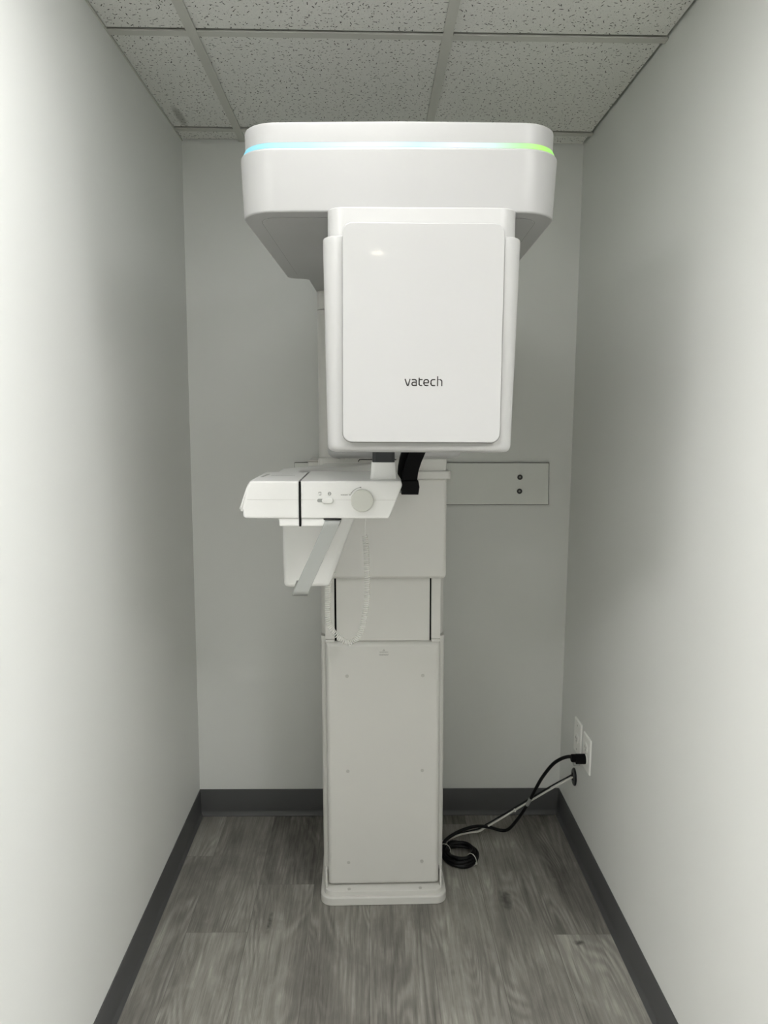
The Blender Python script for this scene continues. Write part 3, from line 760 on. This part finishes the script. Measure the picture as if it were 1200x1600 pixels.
# printed marks: lock symbols, dash and turning arrow
W = 0.0009
def mark(name, *strokes):
    bm = B()
    for pts, w in strokes: ribbon(bm, pts, w, 1.5449, 1.5446, PL)
    part(name, bm, M_PRINT, None, tab_r, wn=False)
mark('lock_mark', ([(-0.1065, 1.3250), (-0.1065, 1.3275), (-0.1020, 1.3275), (-0.1020, 1.3215), (-0.1065, 1.3215)], W))
mark('lock_mark', (arc(-0.0842, 1.3245, 0.0030, 0.0032, 0, 360, 16), W), ([(-0.0868, 1.3245), (-0.0812, 1.3245)], W))
mark('knob_caption', *[([(-0.0605 + 0.0021 * k, 1.3222), (-0.0589 + 0.0021 * k, 1.3222)], 0.0015) for k in range(7)])
mark('turn_arrow', (arc(-0.0160, 1.3115, 0.0268, 0.0268, 155, 97, 12), 0.0006), ([(-0.0210, 1.3380), (-0.0180, 1.3380)], 0.0020), ([(-0.0430, 1.3220), (-0.0405, 1.3220)], 0.0014))
# chin-rest post
bm = B()
rings = []
for z, hx, d in ((TZ, 0.0278, 0.0), (1.3560, 0.0282, 0.0), (1.3575, 0.0276, 0.0), (1.3868, 0.0250, 0.004), (1.3878, 0.0242, 0.005)):
    rings.append([(q.x, q.y, z) for q in fillet(rect(0.0285, 1.607, 2 * hx, 0.055 - 2 * d, 0.008), 6)])
loft(bm, rings); post = part('chin_post', bm, M_CONSOLE, None)
bm = B(); prism(bm, rect(0.0290, 1.607, 0.0478, 0.044, 0.008), 'z', levels(1.3872, 1.436, 0, 0.003, 3), 6); part('bite_block_holder', bm, M_CHAR, None, post)
bm = B(); box(bm, 0.0330, 0.0600, 1.5515, 1.5560, TZ - 0.0004, TZ + 0.0012); part('slit', bm, M_SEAM, None, tab_r, wn=False)
bm = B(); box(bm, -0.0345, -0.0160, 1.5500, 1.5525, TZ - 0.0005, TZ + 0.0005); part('slit', bm, M_SEAM, None, tab_r, wn=False)
# temple supports: two black curved pads on the right of the console
bm = B()
L_ = [(0.0680, 1.322), (0.0705, 1.3450), (0.0735, 1.366), (0.0800, 1.388), (0.0900, 1.4120), (0.0990, 1.4300)]
R_ = [(0.1045, 1.322), (0.1045, 1.3450), (0.1075, 1.366), (0.1135, 1.385), (0.1235, 1.409), (0.1340, 1.4300)]
rings = [[(l[0], 1.640, l[1]), (r[0], 1.640, r[1]), (r[0] + 0.002, 1.668, r[1]), (l[0], 1.668, l[1])] for l, r in zip(L_, R_)]
loft(bm, rings); temple = part('temple_support', bm, M_BLACK, None)
bm = B()
L_ = [(0.0700, 1.345), (0.0625, 1.3560), (0.0632, 1.373), (0.0665, 1.393), (0.0715, 1.409), (0.0790, 1.4300)]
R_ = [(0.0790, 1.345), (0.0790, 1.3560), (0.0820, 1.373), (0.0880, 1.393), (0.0960, 1.409), (0.1080, 1.4300)]
rings = [[(l[0], 1.655, l[1]), (r[0], 1.655, r[1]), (r[0], 1.685, r[1]), (l[0], 1.685, l[1])] for l, r in zip(L_, R_)]
loft(bm, rings); part('temple_pad', bm, M_BLACK, None, temple)
bm = B(); prism(bm, [(0.0700, 1.3130, 0.001), (0.1075, 1.3130, 0.001), (0.1100, 1.3300, 0.006), (0.1070, 1.3450, 0.002), (0.0700, 1.3450, 0.002)], 'y', levels(1.636, 1.672, 0.002, 0.002, 2), 4)
part('temple_clamp', bm, M_BLACK, None, temple)
bm = B(); box(bm, 0.055, 0.0725, 1.645, 1.665, 1.316, 1.345, 0.002); part('hinge_block', bm, M_SATIN, None, temple)
# coiled cord looping from arm to bin
cp = spline([(-0.0100, 1.955, 1.266), (-0.0105, 1.955, 1.225), (-0.0128, 1.955, 1.190), (-0.0125, 1.955, 1.170)], 5)
bm = B(); tube(bm, cp, 0.0013, 8); cord = part('coiled_cord', bm, M_COIL, None)
path = spline([(-0.0128, 1.955, 1.170), (-0.0085, 1.955, 1.120), (-0.0078, 1.955, 1.0950), (-0.0062, 1.955, 1.0425), (-0.0075, 1.955, 0.9900), (-0.0150, 1.955, 0.9400), (-0.0225, 1.957, 0.9080), (-0.0370, 1.958, 0.8820), (-0.0560, 1.958, 0.8740), (-0.0720, 1.958, 0.8800), (-0.0860, 1.958, 0.8920), (-0.1020, 1.957, 0.9120), (-0.1105, 1.957, 0.9330), (-0.1128, 1.957, 0.9600), (-0.1118, 1.957, 0.9950), (-0.1110, 1.957, 1.0300), (-0.1050, 1.957, 1.0560), (-0.0975, 1.955, 1.0720)], 8)
bm = B(); tube(bm, helix(path, 0.0064, 94, 14), 0.0015, 6); part('coil', bm, M_COIL, None, cord)
bm = B(); tube(bm, spline([(-0.0975, 1.955, 1.0720), (-0.0930, 1.950, 1.085), (-0.0900, 1.930, 1.10)], 5), 0.0013, 8); part('cord_end', bm, M_COIL, None, cord)

# ------------------------------------------------------------------ wall plate behind the machine
t = thing('wall_plate', (0.185, YB, 1.248), 'long grey mounting plate with two black bolts on the back wall behind the machine', 'mounting plate')
def slope(v): return Vector((v.x + (1.25 - v.z) * 0.012, v.y, v.z + (v.x - 0.2) * 0.0035))
bm = B(); prism(bm, rect(0.1845, 1.2475, 0.8950, 0.1470, 0.0015), 'y', levels(2.611, 2.6185, 0.0008, 0, 2), 3); obj('plate', bm, M_PLATE, t, slope)
bm = B(); prism(bm, rect(0.1850, 1.2475, 0.8985, 0.1505, 0.0015), 'y', [(2.6150, 0), (YB - 0.0003, 0)], 3); obj('plate_shadow_line', bm, M_PLATE_SHADOW, t, slope)  # larger dark backing draws the shadow line round the plate
for z in (1.2725, 1.2228):
    bm = B(); cyl(bm, (0.5295, 2.611, z), '-y', 0.0094, 0.0045, 0.0015, 28)
    b1 = obj('bolt', bm, M_STEEL, t)
    bm = B(); cyl(bm, (0.5290, 2.6068, z + 0.0005), '-y', 0.0040, 0.0006, 0, 6); obj('hex_recess', bm, M_SEAM, b1)

# ------------------------------------------------------------------ outlets on the right wall
def outlet(yc, zc, label, twin):
    t = thing('wall_outlet', (XR, yc, zc), label, 'outlet', 'outlets on the right wall')
    bm = B(); prism(bm, rect(yc, zc, 0.080, 0.119, 0.004), 'x', [(XR - 0.0055, 0.005), (XR - 0.0050, 0.0025), (XR - 0.0030, 0.0004), (XR - 0.0002, 0)], 4); obj('faceplate', bm, M_IVORY, t)
    for dz in ((0.0195, -0.0195) if twin else (-0.004,)):
        bm = B(); cyl(bm, (XR - 0.0050, yc, zc + dz), '-x', 0.0172, 0.0030, 0.001, 28); r = obj('receptacle', bm, M_IVORY, t)
        bm = B()
        for dy in (-0.0062, 0.0062): box(bm, XR - 0.0084, XR - 0.0078, yc + dy - 0.0011, yc + dy + 0.0011, zc + dz - 0.002, zc + dz + 0.006)
        cyl(bm, (XR - 0.0078, yc, zc + dz - 0.008), '-x', 0.0024, 0.0006, 0, 14); obj('socket_hole', bm, M_SEAM, r, wn=False)
    for dz in ((0.0,) if twin else (0.042, -0.042)):
        bm = B(); cyl(bm, (XR - 0.0054, yc, zc + dz), '-x', 0.0030, 0.0008, 0.0003, 16); obj('screw', bm, M_CAP, t)
    return t
outlet(2.401, 0.402, 'white outlet nearer the corner with one round socket, nothing plugged in', False)
outlet(2.2950, 0.395, 'white outlet further from the corner with the black plug in its lower socket', True)

# ------------------------------------------------------------------ black power cord with plug, floor coil and ties
cord_t = thing('power_cord', (0.306, 2.338, 0), 'thick black power cord coiled on the floor and plugged into the right wall outlet', 'power cord')
py, pz = 2.2950, 0.3755
bm = B(); cyl(bm, (0.7062, py, pz), '-x', 0.0165, 0.032, 0.003, 28); cyl(bm, (0.6790, py, pz + 0.003), '-x', 0.0130, 0.019, 0.004, 28); obj('plug', bm, M_BLACK, cord_t)
bm = B(); prism(bm, rect(py, pz - 0.016, 0.016, 0.012, 0.005), 'x', levels(0.668, 0.690, 0.002, 0.002, 2), 4); obj('plug_clamp', bm, M_SATIN, cord_t)
run = spline([(0.672, py, pz + 0.004), (0.655, 2.305, 0.3790), (0.6330, 2.325, 0.3600), (0.612, 2.345, 0.330), (0.5870, 2.37, 0.274), (0.572, 2.39, 0.225), (0.5570, 2.41, 0.172), (0.5400, 2.43, 0.1200), (0.5150, 2.45, 0.0640), (0.4930, 2.465, 0.0290), (0.4680, 2.475, 0.0215), (0.4380, 2.470, 0.0330), (0.4050, 2.460, 0.0450), (0.3700, 2.445, 0.0530), (0.3300, 2.430, 0.0500), (0.2950, 2.415, 0.0420), (0.2650, 2.395, 0.0320), (0.2500, 2.360, 0.0270)], 8)
bm = B(); tube(bm, run, 0.0058, 12); obj('cord_run', bm, M_CABLE, cord_t)
bm = B(); i0 = 47; tube(bm, run[i0:i0 + 6], 0.0062, 12); obj('cord_tag', bm, M_SATIN, cord_t)
bm = B(); pts = []
cxx, cyy = 0.309, 2.341
for k in range(0, 6 * 36 + 1):
    a = 2 * PI * k / 36 + 2.4; tn = k / 36
    rr = 0.051 + 0.0080 * math.sin(tn * 1.9 + 0.6) + 0.002 * math.sin(3 * a)
    z = 0.0068 + 0.0085 * (tn % 3.0) * 0.9 + 0.003 * math.sin(a * 2 + tn)
    pts.append((cxx + rr * math.cos(a), cyy + rr * math.sin(a), max(z, 0.0066)))
tube(bm, pts, 0.0062, 10); obj('cord_coil', bm, M_CABLE, cord_t)
def tie(ang, name='cable_tie'):
    bm = B(); p0 = Vector((cxx + 0.053 * math.cos(ang), cyy + 0.053 * math.sin(ang), 0.0205)); rd = Vector((math.cos(ang), math.sin(ang), 0))
    ring = [p0 + rd * (0.0190 * math.cos(t)) + Vector((0, 0, 0.0195 * math.sin(t))) for t in [2 * PI * k / 28 for k in range(28)]]
    tube(bm, ring + [ring[0]], 0.0012, 6); q = p0 + rd * 0.0190 + Vector((0, 0, -0.006))
    box(bm, q.x - 0.0028, q.x + 0.0028, q.y - 0.0028, q.y + 0.0028, q.z - 0.003, q.z + 0.003, 0.0008)
    obj(name, bm, M_TIE, cord_t)
tie(math.radians(-48)); tie(math.radians(158))

# ------------------------------------------------------------------ wall grommet with its two thin cables
gy, gz = 2.426, 0.2470
bm = B()
ring = [(0, 0.0), (0.0008, 0.031), (0.004, 0.031), (0.0065, 0.028), (0.0070, 0.016), (0.0045, 0.013)]
rings = []
for d, r in ring[1:]:
    rings.append([(XR - d, gy + 0.85 * r * math.cos(2 * PI * k / 28), gz + r * math.sin(2 * PI * k / 28)) for k in range(28)])
loft(bm, rings)
tag(obj('cable_grommet', bm, M_CHAR, None), 'dark oval cable grommet in the right wall below the outlets', 'grommet')
run_w = spline([(0.7070, 2.426, 0.2460), (0.6400, 2.437, 0.1995), (0.5730, 2.448, 0.1500), (0.5060, 2.457, 0.1010), (0.4440, 2.463, 0.0570), (0.4130, 2.465, 0.0370), (0.3900, 2.462, 0.0250), (0.3560, 2.452, 0.0260), (0.3150, 2.440, 0.0240), (0.2850, 2.430, 0.0170), (0.2600, 2.425, 0.0100), (0.215, 2.53, 0.006)], 8)
dc = thing('data_cable', (0.25, 2.43, 0), 'thin white data cable running from the dark grommet down to the floor behind the machine', 'cable')
bm = B(); tube(bm, run_w, 0.0032, 10); obj('cable', bm, M_TIE, dc)
for i in (23, 74):
    p = run_w[i]; bm = B(); cyl(bm, (p.x, p.y - 0.004, p.z - 0.002), 'z', 0.0042, 0.009, 0.001, 12); obj('cable_clip', bm, M_TIE, dc)
run_b = [Vector((p.x - 0.002, p.y + 0.0045, p.z + 0.0062 * min(1, max(-1, (i - 64) / -14)) )) for i, p in enumerate(run_w[:-7])]
for p in run_b: p.z = max(p.z, 0.003)
bm = B(); tube(bm, run_b, 0.0026, 8)
tag(obj('thin_cable', bm, M_CABLE, None), 'thin black cable lying along the white data cable from the grommet', 'cable')

# ------------------------------------------------------------------ camera (level phone shot, tipped down 7.4 degrees)
cam = bpy.data.cameras.new('camera'); co = bpy.data.objects.new('camera', cam); COL.objects.link(co)
p, y, r = 0.12997397, 0.01923325, 0.00573560
f = Vector((math.sin(y) * math.cos(p), math.cos(y) * math.cos(p), -math.sin(p))); rg = Vector((math.cos(y), -math.sin(y), 0)); up = rg.cross(f)
r2 = rg * math.cos(r) + up * math.sin(r); u2 = -rg * math.sin(r) + up * math.cos(r)
co.matrix_world = Matrix(((r2.x, u2.x, -f.x, 0), (r2.y, u2.y, -f.y, 0), (r2.z, u2.z, -f.z, 1.4883), (0, 0, 0, 1)))
cam.sensor_fit = 'VERTICAL'; cam.sensor_height = 24.0; cam.lens = 1161.75 / 1600 * 24.0; cam.clip_start = 0.02
scene.camera = co

w = bpy.data.worlds.new('world'); scene.world = w; w.use_nodes = True
w.node_tree.nodes['Background'].inputs['Color'].default_value = (0.02, 0.02, 0.02, 1)
vs = scene.view_settings
vs.view_transform = 'Standard'; vs.look = 'None'; vs.exposure = 0.0; vs.gamma = 1.0; vs.use_curve_mapping = False
scene.cycles.max_bounces = 14; scene.cycles.diffuse_bounces = 10; scene.cycles.use_denoising = True
scene.cycles.caustics_reflective = False
